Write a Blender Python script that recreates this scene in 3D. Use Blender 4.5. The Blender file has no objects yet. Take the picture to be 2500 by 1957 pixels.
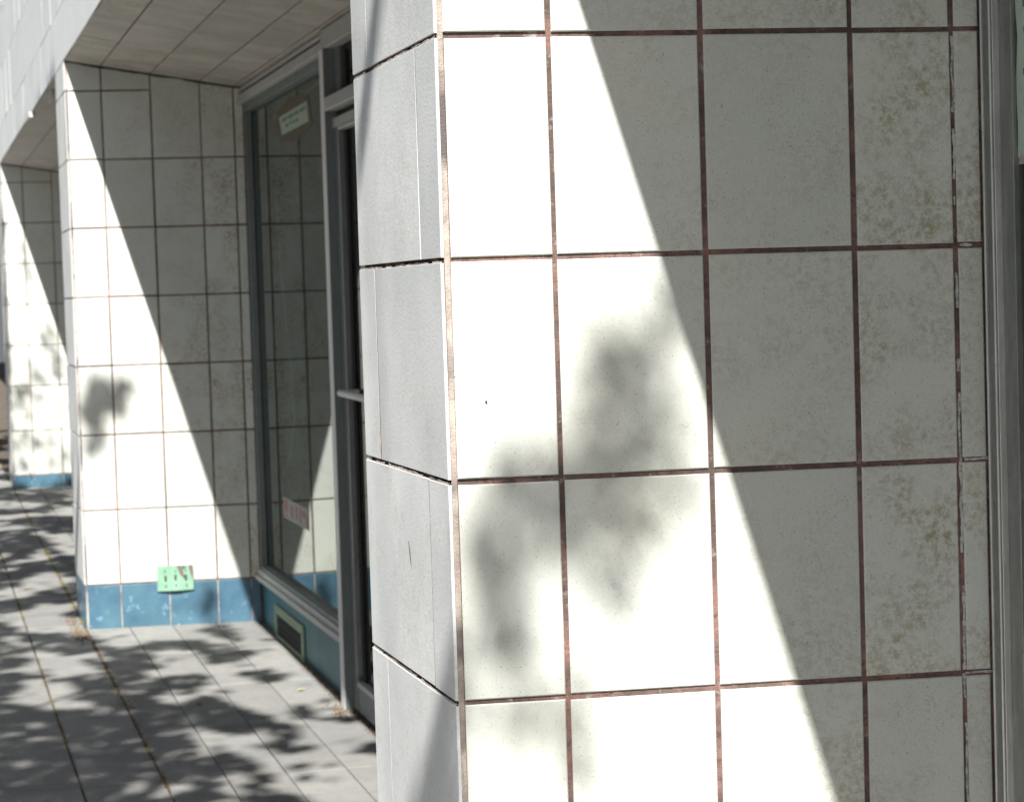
import bpy, bmesh, math, random
from mathutils import Vector, Matrix, noise
random.seed(11)
sc = bpy.context.scene
COL = sc.collection
R = math.radians

# ---------------------------------------------------------------- camera
cam_d = bpy.data.cameras.new('camera')
cam = bpy.data.objects.new('camera', cam_d); COL.objects.link(cam)
cr = Vector((0.96422, -0.26321, -0.03148)); cu = Vector((0.04332, 0.03930, 0.99829)); cf = Vector((0.26152, 0.96394, -0.04930))
M = Matrix((cr, cu, -cf)).transposed().to_4x4(); M.translation = Vector((-0.7119, -2.9736, 1.4557))
cam.matrix_world = M
cam_d.sensor_width = 36; cam_d.lens = 36 * 5400 / 2500
cam_d.clip_end = 2000; cam_d.clip_start = 0.05
cam_d.dof.use_dof = True; cam_d.dof.focus_distance = 3.15; cam_d.dof.aperture_fstop = 13
sc.camera = cam

# ---------------------------------------------------------------- sky and sun
SD = Vector((0.2935, 0.82, -1.0)).normalized()      # direction the sunlight travels
w = bpy.data.worlds.new('World'); sc.world = w; w.use_nodes = True
nt = w.node_tree; bg = nt.nodes['Background']
sky = nt.nodes.new('ShaderNodeTexSky'); sky.sky_type = 'NISHITA'; sky.sun_disc = False
sky.sun_elevation = math.asin(-SD.z); sky.sun_rotation = math.atan2(-SD.x, -SD.y) % (2 * math.pi)
sky.dust_density = 2.0
nt.links.new(sky.outputs[0], bg.inputs[0]); bg.inputs[1].default_value = 0.05
sd = bpy.data.lights.new('sun', 'SUN'); sd.energy = 5.0; sd.angle = R(0.55); sd.color = (1, .98, .945)
sun = bpy.data.objects.new('sun', sd); COL.objects.link(sun)
sun.rotation_euler = SD.to_track_quat('-Z', 'Y').to_euler(); sun.location = (-3, -9, 9)
sc.view_settings.view_transform = 'Standard'; sc.view_settings.look = 'None'
sc.view_settings.exposure = 1.06; sc.view_settings.gamma = 1; sc.view_settings.use_curve_mapping = False

# ---------------------------------------------------------------- dimensions
AR = R(-6.0); S = 7.077; SL = -0.0136                    # splay of the recess walls, bay spacing, drift of courses per bay
ZR = [2.42, 2.115, 1.81, 1.502, 1.194, .8854, .547, .2106]
UC = [0, .1596, .3759, .5932, .7431, .787]
WX = .785                                                # plane of the shop windows
def gz(y): return .0125 * (y - 7.08)
def soff(x): return 2.54 - .167 * x

# ---------------------------------------------------------------- materials
def mat(name, col, rough=.6, metal=0, spec=.5):
    m = bpy.data.materials.new(name); m.use_nodes = True
    b = m.node_tree.nodes['Principled BSDF']
    b.inputs['Base Color'].default_value = (*col, 1); b.inputs['Roughness'].default_value = rough
    b.inputs['Metallic'].default_value = metal; b.inputs['Specular IOR Level'].default_value = spec
    return m, m.node_tree, b
def coords(nt, offs=True, scale=(1, 1, 1)):
    g = nt.nodes.new('ShaderNodeNewGeometry'); mp = nt.nodes.new('ShaderNodeMapping'); mp.inputs['Scale'].default_value = scale
    if offs:
        oi = nt.nodes.new('ShaderNodeObjectInfo'); ad = nt.nodes.new('ShaderNodeVectorMath'); ad.operation = 'MULTIPLY_ADD'
        cx = nt.nodes.new('ShaderNodeCombineXYZ')
        for i in range(3): nt.links.new(oi.outputs['Random'], cx.inputs[i])
        ad.inputs[1].default_value = (37, 53, 71)
        nt.links.new(cx.outputs[0], ad.inputs[0]); nt.links.new(g.outputs['Position'], ad.inputs[2])
        nt.links.new(ad.outputs[0], mp.inputs[0])
    else: nt.links.new(g.outputs['Position'], mp.inputs[0])
    return mp.outputs[0]
def nz(nt, vec, scale, detail=4, rough=.6, lo=.4, hi=.6, a=0., b=1.):
    n = nt.nodes.new('ShaderNodeTexNoise'); n.inputs['Scale'].default_value = scale; n.inputs['Detail'].default_value = detail; n.inputs['Roughness'].default_value = rough
    nt.links.new(vec, n.inputs['Vector'])
    r = nt.nodes.new('ShaderNodeMapRange'); r.inputs[1].default_value = lo; r.inputs[2].default_value = hi; r.inputs[3].default_value = a; r.inputs[4].default_value = b
    nt.links.new(n.outputs[0], r.inputs[0]); return r.outputs[0]
def mix(nt, fac, c1, c2, mode='MIX'):
    m = nt.nodes.new('ShaderNodeMix'); m.data_type = 'RGBA'; m.blend_type = mode
    for s, v in ((m.inputs[0], fac), (m.inputs[6], c1), (m.inputs[7], c2)):
        if isinstance(v, (int, float)): s.default_value = v
        elif isinstance(v, tuple): s.default_value = (*v, 1) if len(v) == 3 else v
        else: nt.links.new(v, s)
    return m.outputs[2]
def mul(nt, a, b):
    m = nt.nodes.new('ShaderNodeMath'); m.operation = 'MULTIPLY'
    for s, v in ((m.inputs[0], a), (m.inputs[1], b)):
        if isinstance(v, (int, float)): s.default_value = v
        else: nt.links.new(v, s)
    return m.outputs[0]
def bump(nt, b, h, strength, dist=.001):
    bn = nt.nodes.new('ShaderNodeBump'); bn.inputs['Strength'].default_value = strength; bn.inputs['Distance'].default_value = dist
    nt.links.new(h, bn.inputs['Height']); nt.links.new(bn.outputs[0], b.inputs['Normal'])
def rnd(nt, a, b):
    oi = nt.nodes.new('ShaderNodeObjectInfo'); r = nt.nodes.new('ShaderNodeMapRange'); r.inputs[3].default_value = a; r.inputs[4].default_value = b
    nt.links.new(oi.outputs['Random'], r.inputs[0]); return r.outputs[0]

def tile_mat(name, base, stain, cloud, strength=.75, rough=.5, var=.07, stain_inward=False):
    m, t, b = mat(name, base, rough)
    v = coords(t)
    if stain_inward:      # stain is weaker at the outer edge and stronger towards the window
        g_ = t.nodes.new('ShaderNodeNewGeometry'); sp = t.nodes.new('ShaderNodeSeparateXYZ'); t.links.new(g_.outputs['Position'], sp.inputs[0])
        mr = t.nodes.new('ShaderNodeMapRange'); mr.inputs[1].default_value = .15; mr.inputs[2].default_value = .60; mr.inputs[3].default_value = .14; mr.inputs[4].default_value = 1.0
        t.links.new(sp.outputs[0], mr.inputs[0]); INW = mr.outputs[0]
    else: INW = 1.0
    c = mix(t, nz(t, v, 5, 3, .5, .35, .65), base, cloud)
    zone = nz(t, v, 7, 5, .65, .40, .62)                                  # where the glaze has browned
    fine = nz(t, v, 85, 6, .8, .44, .60)
    c = mix(t, mul(t, mul(t, mul(t, mul(t, zone, fine), strength), rnd(t, .35, 1.2)), INW), c, stain)
    zone2 = nz(t, v, 12, 4, .6, .45, .75)
    c = mix(t, mul(t, mul(t, mul(t, mul(t, zone2, INW), rnd(t, 1.2, .3)), nz(t, v, 210, 3, .8, .56, .66)), .8), c, (stain[0] * .55, stain[1] * .5, stain[2] * .5))
    c = mix(t, mul(t, nz(t, v, 330, 2, .9, .64, .70), .7), c, (.16, .14, .10))   # pin-prick specks
    c = mix(t, nz(t, v, 260, 2, .7, .3, .7, 0, .12), c, (.35, .35, .32))
    g = rnd(t, 1 - var, 1 + var * .4); cx = t.nodes.new('ShaderNodeCombineColor')
    for i in range(3): t.links.new(g, cx.inputs[i])
    c = mix(t, 1.0, c, cx.outputs[0], 'MULTIPLY')
    t.links.new(c, b.inputs['Base Color'])
    bump(t, b, nz(t, v, 190, 4, .6, .3, .7), .22, .0012)
    return m
TILE = tile_mat('glazed_tile', (.71, .725, .65), (.35, .32, .18), (.68, .705, .655), 1.0, stain_inward=True)
FRONT = tile_mat('weathered_front_tile', (.73, .745, .74), (.50, .48, .40), (.63, .65, .65), .55, .6, .14)
UPPER = tile_mat('upper_wall_tile', (.84, .85, .835), (.66, .67, .64), (.76, .79, .80), .5, .55, .05)  # lighter than the other tiles, standing in for light reflected off glass
SOFT = tile_mat('soffit_tile', (.58, .53, .47), (.27, .225, .165), (.45, .42, .375), .95, .6, .08)
# blue base tile
BLUE, t, b = mat('blue_base_tile', (.06, .19, .30), .3)
v = coords(t)
c = mix(t, nz(t, v, 9, 4, .6, .35, .65), (.085, .18, .235), (.062, .135, .20))
c = mix(t, mul(t, nz(t, v, 14, 5, .7, .6, .66), .55), c, (.22, .38, .5))
c = mix(t, nz(t, v, 48, 3, .7, .70, .73), c, (.6, .62, .6))
t.links.new(c, b.inputs['Base Color']); t.links.new(nz(t, v, 20, 3, .5, .3, .7, .2, .5), b.inputs['Roughness'])
# mortar: red-brown, sooty, with white bloom near the window end
MORT, t, b = mat('mortar', (.2, .14, .12), .95)
v = coords(t, False)
c = mix(t, nz(t, v, 14, 5, .7, .38, .62), (.36, .20, .17), (.17, .115, .10))
c = mix(t, nz(t, v, 5, 4, .7, .44, .60), c, (.12, .085, .075)); c = mix(t, nz(t, v, 70, 4, .8, .50, .68), c, (.09, .07, .06))
c = mix(t, nz(t, v, 45, 4, .7, .58, .72, 0, .8), c, (.45, .40, .37))
t.links.new(c, b.inputs['Base Color']); bump(t, b, nz(t, v, 260, 4, .8, .2, .8), .9, .002)
GROUTL, t, b = mat('pale_corner_mortar', (.45, .38, .33), .95)
v = coords(t, False)
c = mix(t, nz(t, v, 22, 5, .75, .40, .60), (.60, .53, .45), (.40, .32, .28))
c = mix(t, nz(t, v, 5, 3, .6, .48, .58), c, (.16, .13, .125))
t.links.new(c, b.inputs['Base Color']); bump(t, b, nz(t, v, 300, 4, .8, .2, .8), .9, .002)
SEAL, t, b = mat('dark_sealant', (.07, .06, .055), .9)
CAULK, t, b = mat('flaking_white_caulk', (.5, .49, .47), .9)
v = coords(t, False); t.links.new(mix(t, nz(t, v, 90, 4, .8, .45, .6), (.6, .59, .57), (.28, .26, .25)), b.inputs['Base Color'])
# aluminium
def alu(name, c1, c2, rough=.42, metal=.75):
    m, t, b = mat(name, c1, rough, metal)
    v = coords(t, False, (1, 1, .12))
    c = mix(t, nz(t, v, 90, 4, .7, .35, .65), c1, c2)
    v2 = coords(t, False)
    c = mix(t, nz(t, v2, 60, 5, .8, .56, .75, 0, .5), c, tuple(x * .55 for x in c1))
    t.links.new(c, b.inputs['Base Color']); t.links.new(nz(t, v2, 30, 4, .7, .3, .7, rough - .08, rough + .15), b.inputs['Roughness'])
    return m
ALU = alu('dull_aluminium', (.36, .37, .36), (.28, .29, .28))
ALUL = alu('bright_aluminium', (.78, .78, .76), (.6, .6, .58), .38)
ALUP = alu('painted_frame', (.21, .235, .23), (.16, .185, .18), .5, .15)
ALUW = alu('pale_frame', (.55, .54, .51), (.44, .44, .42), .5, .2)
DARK, t, b = mat('dark_gap_fill', (.012, .012, .011), .8)  # near-black fill for the gaps between frame members
BULK, t, b = mat('blue_bulkhead', (.05, .11, .13), .5)
v = coords(t, False); c = mix(t, nz(t, v, 5, 4, .6, .35, .65), (.035, .15, .175), (.03, .105, .13))
c = mix(t, mul(t, nz(t, v, 22, 5, .7, .55, .7), .6), c, (.10, .16, .18)); t.links.new(c, b.inputs['Base Color'])
# glass
def glass(name, tint, f0=.05, k=1.0):
    """single reflection on the outer face (Schlick), tinted see-through"""
    m = bpy.data.materials.new(name); m.use_nodes = True; t = m.node_tree; t.nodes.clear()
    o = t.nodes.new('ShaderNodeOutputMaterial'); mx = t.nodes.new('ShaderNodeMixShader'); g = t.nodes.new('ShaderNodeNewGeometry')
    def mt(op, a, b=None):
        n = t.nodes.new('ShaderNodeMath'); n.operation = op
        for i, v in enumerate((a, b)):
            if v is None: continue
            if isinstance(v, (int, float)): n.inputs[i].default_value = v
            else: t.links.new(v, n.inputs[i])
        return n.outputs[0]
    dp = t.nodes.new('ShaderNodeVectorMath'); dp.operation = 'DOT_PRODUCT'; t.links.new(g.outputs['Normal'], dp.inputs[0]); t.links.new(g.outputs['Incoming'], dp.inputs[1])
    c = mt('ABSOLUTE', dp.outputs['Value']); f = mt('POWER', mt('SUBTRACT', 1.0, c), 5.0)
    f = mt('MULTIPLY', mt('ADD', mt('MULTIPLY', f, 1 - f0), f0), k); f = mt('MULTIPLY', f, mt('SUBTRACT', 1.0, g.outputs['Backfacing']))
    tr = t.nodes.new('ShaderNodeBsdfTransparent'); tr.inputs[0].default_value = (*tint, 1)
    gl = t.nodes.new('ShaderNodeBsdfGlossy'); gl.inputs['Roughness'].default_value = 0; gl.inputs['Color'].default_value = (.93, .97, .95, 1)
    t.links.new(f, mx.inputs[0]); t.links.new(tr.outputs[0], mx.inputs[1]); t.links.new(gl.outputs[0], mx.inputs[2]); t.links.new(mx.outputs[0], o.inputs[0])
    return m
GLASS = glass('window_glass', (.62, .68, .66), .06, 1.0)
DGLASS = glass('dark_door_glass', (.35, .38, .38), .04, .35)
# paving
PAVE, t, b = mat('paving_slab', (.2, .2, .19), .85)
v = coords(t)
c = mix(t, nz(t, v, 3, 4, .6, .35, .65), (.25, .245, .225), (.195, .197, .19))
c = mix(t, nz(t, v, 24, 5, .75, .5, .75, 0, .6), c, (.13, .13, .125))
c = mix(t, nz(t, v, 150, 4, .8, .35, .65, 0, .35), c, (.30, .295, .27))
c = mix(t, nz(t, v, 46, 2, .6, .745, .765), c, (.5, .5, .48))
g = rnd(t, .86, 1.1); cx = t.nodes.new('ShaderNodeCombineColor')
for i in range(3): t.links.new(g, cx.inputs[i])
c = mix(t, 1.0, c, cx.outputs[0], 'MULTIPLY'); t.links.new(c, b.inputs['Base Color'])
bump(t, b, nz(t, v, 120, 6, .75, .2, .8), .5, .004)
JOINT, t, b = mat('joint_dirt', (.06, .05, .04), 1)
v = coords(t, False); t.links.new(mix(t, nz(t, v, 12, 4, .7, .45, .65), (.075, .065, .05), (.13, .10, .065)), b.inputs['Base Color'])
ROAD, t, b = mat('asphalt', (.05, .05, .05), .9)
KERB, t, b = mat('kerb_concrete', (.26, .25, .23), .9)
MOSS, t, b = mat('moss', (.16, .17, .04), .95)
v = coords(t, False); t.links.new(mix(t, nz(t, v, 9, 3, .6, .4, .6), (.20, .19, .045), (.13, .09, .04)), b.inputs['Base Color'])
LITTER, t, b = mat('leaf_litter', (.17, .08, .05), .95)
v = coords(t, False); t.links.new(mix(t, nz(t, v, 40, 3, .6, .4, .6), (.11, .055, .035), (.20, .14, .065)), b.inputs['Base Color'])
BARK, t, b = mat('bark', (.10, .08, .065), .95)
v = coords(t, False, (1, 1, .25)); h = nz(t, v, 35, 5, .7, .3, .7); t.links.new(mix(t, h, (.13, .105, .085), (.06, .048, .04)), b.inputs['Base Color']); bump(t, b, h, .8, .01)
LEAF = bpy.data.materials.new('foliage'); LEAF.use_nodes = True; t = LEAF.node_tree; b = t.nodes['Principled BSDF']
v = coords(t, False); t.links.new(mix(t, nz(t, v, 4, 3, .6, .4, .6), (.05, .11, .025), (.09, .14, .035)), b.inputs['Base Color']); b.inputs['Roughness'].default_value = .6
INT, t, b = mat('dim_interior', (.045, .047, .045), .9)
CURT, t, b = mat('grey_green_curtain', (.16, .19, .17), .95)
RENDER, t, b = mat('plain_render', (.6, .6, .56), .8)
RENDER2, t, b = mat('brown_render', (.28, .24, .20), .9)
GREEN, t, b = mat('mint_paint', (.40, .66, .50), .5)
v = coords(t, False); c = mix(t, nz(t, v, 30, 4, .6, .4, .65), (.20, .37, .26), (.25, .42, .30)); c = mix(t, nz(t, v, 70, 4, .7, .62, .7, 0, .6), c, (.26, .27, .15)); t.links.new(c, b.inputs['Base Color'])
PEEL, t, b = mat('peeled_grey_metal', (.24, .24, .23), .7)
v = coords(t, False); t.links.new(mix(t, nz(t, v, 90, 4, .7, .45, .6), (.14, .145, .14), (.20, .10, .08)), b.inputs['Base Color'])
VENTG, t, b = mat('vent_paint', (.20, .30, .20), .6)
v = coords(t, False); t.links.new(mix(t, nz(t, v, 25, 4, .7, .45, .65), (.22, .33, .21), (.25, .25, .19)), b.inputs['Base Color'])
BLACK, t, b = mat('black_void', (.008, .008, .008), .9)
RUST, t, b = mat('dark_slot', (.05, .045, .035), .9)
PAPER, t, b = mat('pale_green_paper', (.46, .56, .49), .9)
v = coords(t, False); t.links.new(mix(t, nz(t, v, 60, 5, .8, .4, .7), (.50, .60, .52), (.40, .50, .42)), b.inputs['Base Color'])
PAPERT, t, b = mat('tan_paper', (.42, .37, .32), .9)
NPAP, t, b = mat('faded_notice_paper', (.42, .50, .40), .9)
NTAPE, t, b = mat('browned_tape', (.27, .20, .13), .7)
v = coords(t, False); t.links.new(mix(t, nz(t, v, 25, 4, .7, .42, .6), (.125, .12, .08), (.13, .09, .06)), b.inputs['Base Color'])
INK, t, b = mat('faded_ink', (.13, .22, .21), .9)
PINK, t, b = mat('faded_red_print', (.34, .19, .165), .8)
WHITE, t, b = mat('skylit_post_and_bar_white', (.80, .78, .75), .5)  # white of the push bar; on the post it paints skylight
OFFW, t, b = mat('off_white', (.62, .60, .54), .7)
STICK, t, b = mat('sticker_ground', (.36, .36, .33), .8)

# ---------------------------------------------------------------- builders
def link(name, me, parent=None, mw=None, m=None):
    o = bpy.data.objects.new(name, me); COL.objects.link(o)
    if m is not None and me is not None and not me.materials: me.materials.append(m)
    mw = mw or Matrix.Identity(4)
    if parent is not None:
        o.parent = parent; o.matrix_local = PM.get(parent.name, Matrix.Identity(4)).inverted() @ mw
    else: o.matrix_world = mw
    PM[o.name] = mw
    return o
PM = {}
def thing(name, label, cat, loc, group=None):
    o = link(name, None, None, Matrix.Translation(loc)); tag(o, label, cat, group); return o
def tag(o, label=None, cat=None, group=None, kind=None):
    if label: o['label'] = label
    if cat: o['category'] = cat
    if group: o['group'] = group
    if kind: o['kind'] = kind
    return o
def basis(u, wv, origin):
    u = Vector(u).normalized(); wv = Vector(wv).normalized(); n = wv.cross(u)
    m = Matrix((u, n, wv)).transposed().to_4x4(); m.translation = Vector(origin); return m
CACHE = {}
def quad_tile(pts, th, ch, m):
    """slab whose face is the (u,w) quad; y runs into the wall; chamfered front arris"""
    key = (tuple(round(c, 4) for p in pts for c in p), th, ch, m.name)
    if key in CACHE: return CACHE[key]
    c = Vector((sum(p[0] for p in pts) / 4, sum(p[1] for p in pts) / 4))
    vs = []
    for p in pts:
        q = Vector(p); d = (c - q); d = Vector((math.copysign(1, d.x), math.copysign(1, d.y)))
        vs.append((q.x + d.x * ch, 0, q.y + d.y * ch))
    vs += [(p[0], ch * .8, p[1]) for p in pts] + [(p[0], th, p[1]) for p in pts]
    fs = [(0, 1, 2, 3)] + [(i, i + 4, (i + 1) % 4 + 4, (i + 1) % 4) for i in range(4)] + [(i + 4, i + 8, (i + 1) % 4 + 8, (i + 1) % 4 + 4) for i in range(4)]
    me = bpy.data.meshes.new('tile'); me.from_pydata(vs, [], fs); me.materials.append(m)
    bm = bmesh.new(); bm.from_mesh(me); bmesh.ops.recalc_face_normals(bm, faces=bm.faces); bm.to_mesh(me); bm.free()
    # make sure the face looks outwards (-y)
    if me.polygons[0].normal.y > 0: me.flip_normals()
    CACHE[key] = me; return me
def lay(name, parent, B, u0, u1, w0a, w1a, w0b, w1b, gap, m, th=.013, ch=.0016, jit=.0012, gapw=None):
    """tile between u0..u1; bottom/top at the u0 end = w0a,w1a and at the u1 end = w0b,w1b"""
    g = gap / 2; gw = (gapw if gapw is not None else gap) / 2
    uc = (u0 + u1) / 2; wc = (w0a + w1a + w0b + w1b) / 4; hu = (u1 - u0) / 2 - g
    pts = [(-hu, w0a + gw - wc), (hu, w0b + gw - wc), (hu, w1b - gw - wc), (-hu, w1a - gw - wc)]
    me = quad_tile(pts, th, ch, m)
    L = Matrix.Translation((uc + random.uniform(-jit, jit) * .6, random.uniform(-jit, jit) * .8, wc + random.uniform(-jit, jit) * .7)) @ Matrix.Rotation(random.uniform(-1, 1) * .0022, 4, 'Y') @ Matrix.Rotation(random.uniform(-1, 1) * .003, 4, 'X') @ Matrix.Rotation(random.uniform(-1, 1) * .003, 4, 'Z')
    return link(name, me, parent, B @ L)
def boxmesh(x0, x1, y0, y1, z0, z1, bev=0, seg=2):
    bm = bmesh.new(); bmesh.ops.create_cube(bm, size=1)
    bmesh.ops.scale(bm, vec=(x1 - x0, y1 - y0, z1 - z0), verts=bm.verts)
    if bev: bmesh.ops.bevel(bm, geom=bm.edges[:], offset=bev, segments=seg, affect='EDGES', profile=.5)
    me = bpy.data.meshes.new('box'); bm.to_mesh(me); bm.free(); return me
def box(name, x0, x1, y0, y1, z0, z1, m, parent=None, bev=0, seg=2, slope=None):
    me = boxmesh(x0, x1, y0, y1, z0, z1, bev, seg)
    if seg > 1 and bev:
        for p in me.polygons: p.use_smooth = False
    return link(name, me, parent, Matrix.Translation(((x0 + x1) / 2, (y0 + y1) / 2, (z0 + z1) / 2)), m)
def prism(name, poly, z0, z1, m, parent=None, z1s=None):
    n = len(poly); vs = [(x, y, z0) for x, y in poly] + [(x, y, (z1s[i] if z1s else z1)) for i, (x, y) in enumerate(poly)]
    fs = [tuple(range(n))[::-1], tuple(range(n, 2 * n))] + [(i, (i + 1) % n, (i + 1) % n + n, i + n) for i in range(n)]
    me = bpy.data.meshes.new(name); me.from_pydata(vs, [], fs); return link(name, me, parent, None, m)
def bmesh_obj(name, bm, m, parent=None, mw=None, smooth=False):
    me = bpy.data.meshes.new(name); bm.to_mesh(me); bm.free()
    if smooth:
        for p in me.polygons: p.use_smooth = True
    return link(name, me, parent, mw, m)

def tube(name, pts, r, m, parent, sides=6, mw=None):
    bm = bmesh.new(); prev = None
    for i, p in enumerate(pts):
        p = Vector(p); d = (Vector(pts[min(i + 1, len(pts) - 1)]) - Vector(pts[max(i - 1, 0)])).normalized()
        a = d.cross(Vector((.3, .5, .8))).normalized(); b_ = d.cross(a); rr = r[i] if isinstance(r, (list, tuple)) else r
        ring = [bm.verts.new(p + (a * math.cos(2 * math.pi * k / sides) + b_ * math.sin(2 * math.pi * k / sides)) * rr) for k in range(sides)]
        if prev:
            for k in range(sides): bm.faces.new((prev[k], prev[(k + 1) % sides], ring[(k + 1) % sides], ring[k]))
        else: bm.faces.new(ring[::-1])
        prev = ring
    bm.faces.new(prev); bmesh.ops.recalc_face_normals(bm, faces=bm.faces)
    return bmesh_obj(name, bm, m, parent, mw, True)
# ---------------------------------------------------------------- ground
def sheet(name, x0, x1, y0, y1, dz, m, parent=None, n=1):
    vs = []; fs = []
    for i in range(n + 1):
        y = y0 + (y1 - y0) * i / n; vs += [(x0, y, gz(y) + dz), (x1, y, gz(y) + dz)]
    for i in range(n): fs.append((2 * i, 2 * i + 1, 2 * i + 3, 2 * i + 2))
    me = bpy.data.meshes.new(name); me.from_pydata(vs, [], fs); return link(name, me, parent, None, m)
gr = sheet('ground', -400, 400, -400, 600, -.30, ROAD); tag(gr, kind='structure')
rd = sheet('road', -12, -3.13, -150, 200, -.145, ROAD); tag(rd, kind='structure')
kb = sheet('kerb', -3.13, -3.0, -60, 80, 0, KERB); tag(kb, kind='structure')
kbf = sheet('kerb_face', -3.13, -3.129, -60, 80, -.001, KERB, kb)
me = bpy.data.meshes.new('kerb_face'); me.from_pydata([(-3.13, -60, gz(-60) - .3), (-3.13, 80, gz(80) - .3), (-3.13, 80, gz(80)), (-3.13, -60, gz(-60))], [], [(0, 1, 2, 3)])
kbf.data = me; me.materials.append(KERB)
pv = sheet('pavement', -3.0, .9, -30, 45, -.010, JOINT); tag(pv, kind='structure')
slope = math.atan(.0125)
def slab(x0, x1, y0, y1, name='paving_slab'):
    g = .0014 if x1 > .01 else .0075
    me_key = ('slab', round(x1 - x0, 3), round(y1 - y0, 3))
    if me_key not in CACHE:
        bm = bmesh.new(); bmesh.ops.create_cube(bm, size=1)
        bmesh.ops.scale(bm, vec=(x1 - x0 - g, y1 - y0 - .006, .03), verts=bm.verts)
        bmesh.ops.bevel(bm, geom=[e for e in bm.edges if all(v_.co.z > 0 for v_ in e.verts)], offset=.003, segments=1, affect='EDGES')
        me = bpy.data.meshes.new('slab'); bm.to_mesh(me); bm.free(); me.materials.append(PAVE); CACHE[me_key] = me
    mw = Matrix.Translation(((x0 + x1) / 2, (y0 + y1) / 2, gz((y0 + y1) / 2) - .015 + random.uniform(-.0015, .001))) @ Matrix.Rotation(slope + random.uniform(-1, 1) * .0015, 4, 'X') @ Matrix.Rotation(random.uniform(-1, 1) * .003, 4, 'Y') @ Matrix.Rotation(random.uniform(-1, 1) * .0012, 4, 'Z')
    return link(name, CACHE[me_key], pv, mw)
ys = [4.78 + .82 * k for k in range(-12, 20)]
for i in range(5):
    x1 = -.255 * i; x0 = x1 - .255
    off = (.41 if i % 2 else 0) * 0
    for k in range(len(ys) - 1): slab(x0, x1, ys[k] + off, ys[k + 1] + off)
for bay in (0, 1):
    yb = S * bay
    cuts = [yb + .72 + .795 * k for k in range(9)]; cuts[-1] = min(cuts[-1], yb + S + .06)
    for k in range(8):
        for a in range(4): slab(.19 * a + .002, .19 * (a + 1), cuts[k], cuts[k + 1])
o = sheet('paving_border', -3.0, -1.277, -30, 45, -.001, PAVE, pv)
o = sheet('paving_border', -1.277, .0, -30, ys[0], -.001, PAVE, pv); o = sheet('paving_border', -1.277, .0, ys[-1], 45, -.001, PAVE, pv)
o = sheet('paving_border', .002, .8, -7.08 + .7, .06, -.001, PAVE, pv)

ob = thing('sky_block_building', 'plain building row across the road, outside the view, added to block low sky light', 'building', (-15, 0, 0))  # unseen block, added to cut the low sky light in the bays
box('wall', -22, -14, -60, 70, -.3, 8.5, RENDER2, ob)
# ---------------------------------------------------------------- pillars
def ribbon(name, pts, wd, m, parent, B, depth=-.0008, seed=1, gaps=.35):
    rr = random.Random(seed); bm = bmesh.new()
    for (a, b_) in zip(pts[:-1], pts[1:]):
        a = Vector(a); b_ = Vector(b_); L = (b_ - a).length; n = max(2, int(L / .006)); d = (b_ - a) / n; p = Vector((-d.y, d.x)).normalized()
        prev = None
        for i in range(n + 1):
            q = a + d * i; ww = wd * (.35 + .65 * abs(noise.noise(Vector((q.x * 60 + seed, q.y * 60, seed))) * 2)); sh = noise.noise(Vector((q.x * 30, q.y * 30, seed * 3))) * wd * .5
            hole = noise.noise(Vector((q.x * 22, q.y * 22, seed * 7.3))) < gaps - .35
            v1 = bm.verts.new((q.x + p.x * (ww / 2 + sh), depth, q.y + p.y * (ww / 2 + sh))); v2 = bm.verts.new((q.x + p.x * (-ww / 2 + sh), depth, q.y + p.y * (-ww / 2 + sh)))
            v3 = bm.verts.new((v1.co.x, depth + .002, v1.co.z)); v4 = bm.verts.new((v2.co.x, depth + .002, v2.co.z))
            if prev and not hole:
                bm.faces.new((prev[0], v1, v2, prev[1])); bm.faces.new((prev[0], prev[2], v3, v1)); bm.faces.new((prev[1], v2, v4, prev[3]))
            prev = (v1, v2, v3, v4)
    bmesh.ops.recalc_face_normals(bm, faces=bm.faces)
    return bmesh_obj(name, bm, m, parent, B)
ux, uy = math.cos(AR), math.sin(AR)
FW = .57
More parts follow.
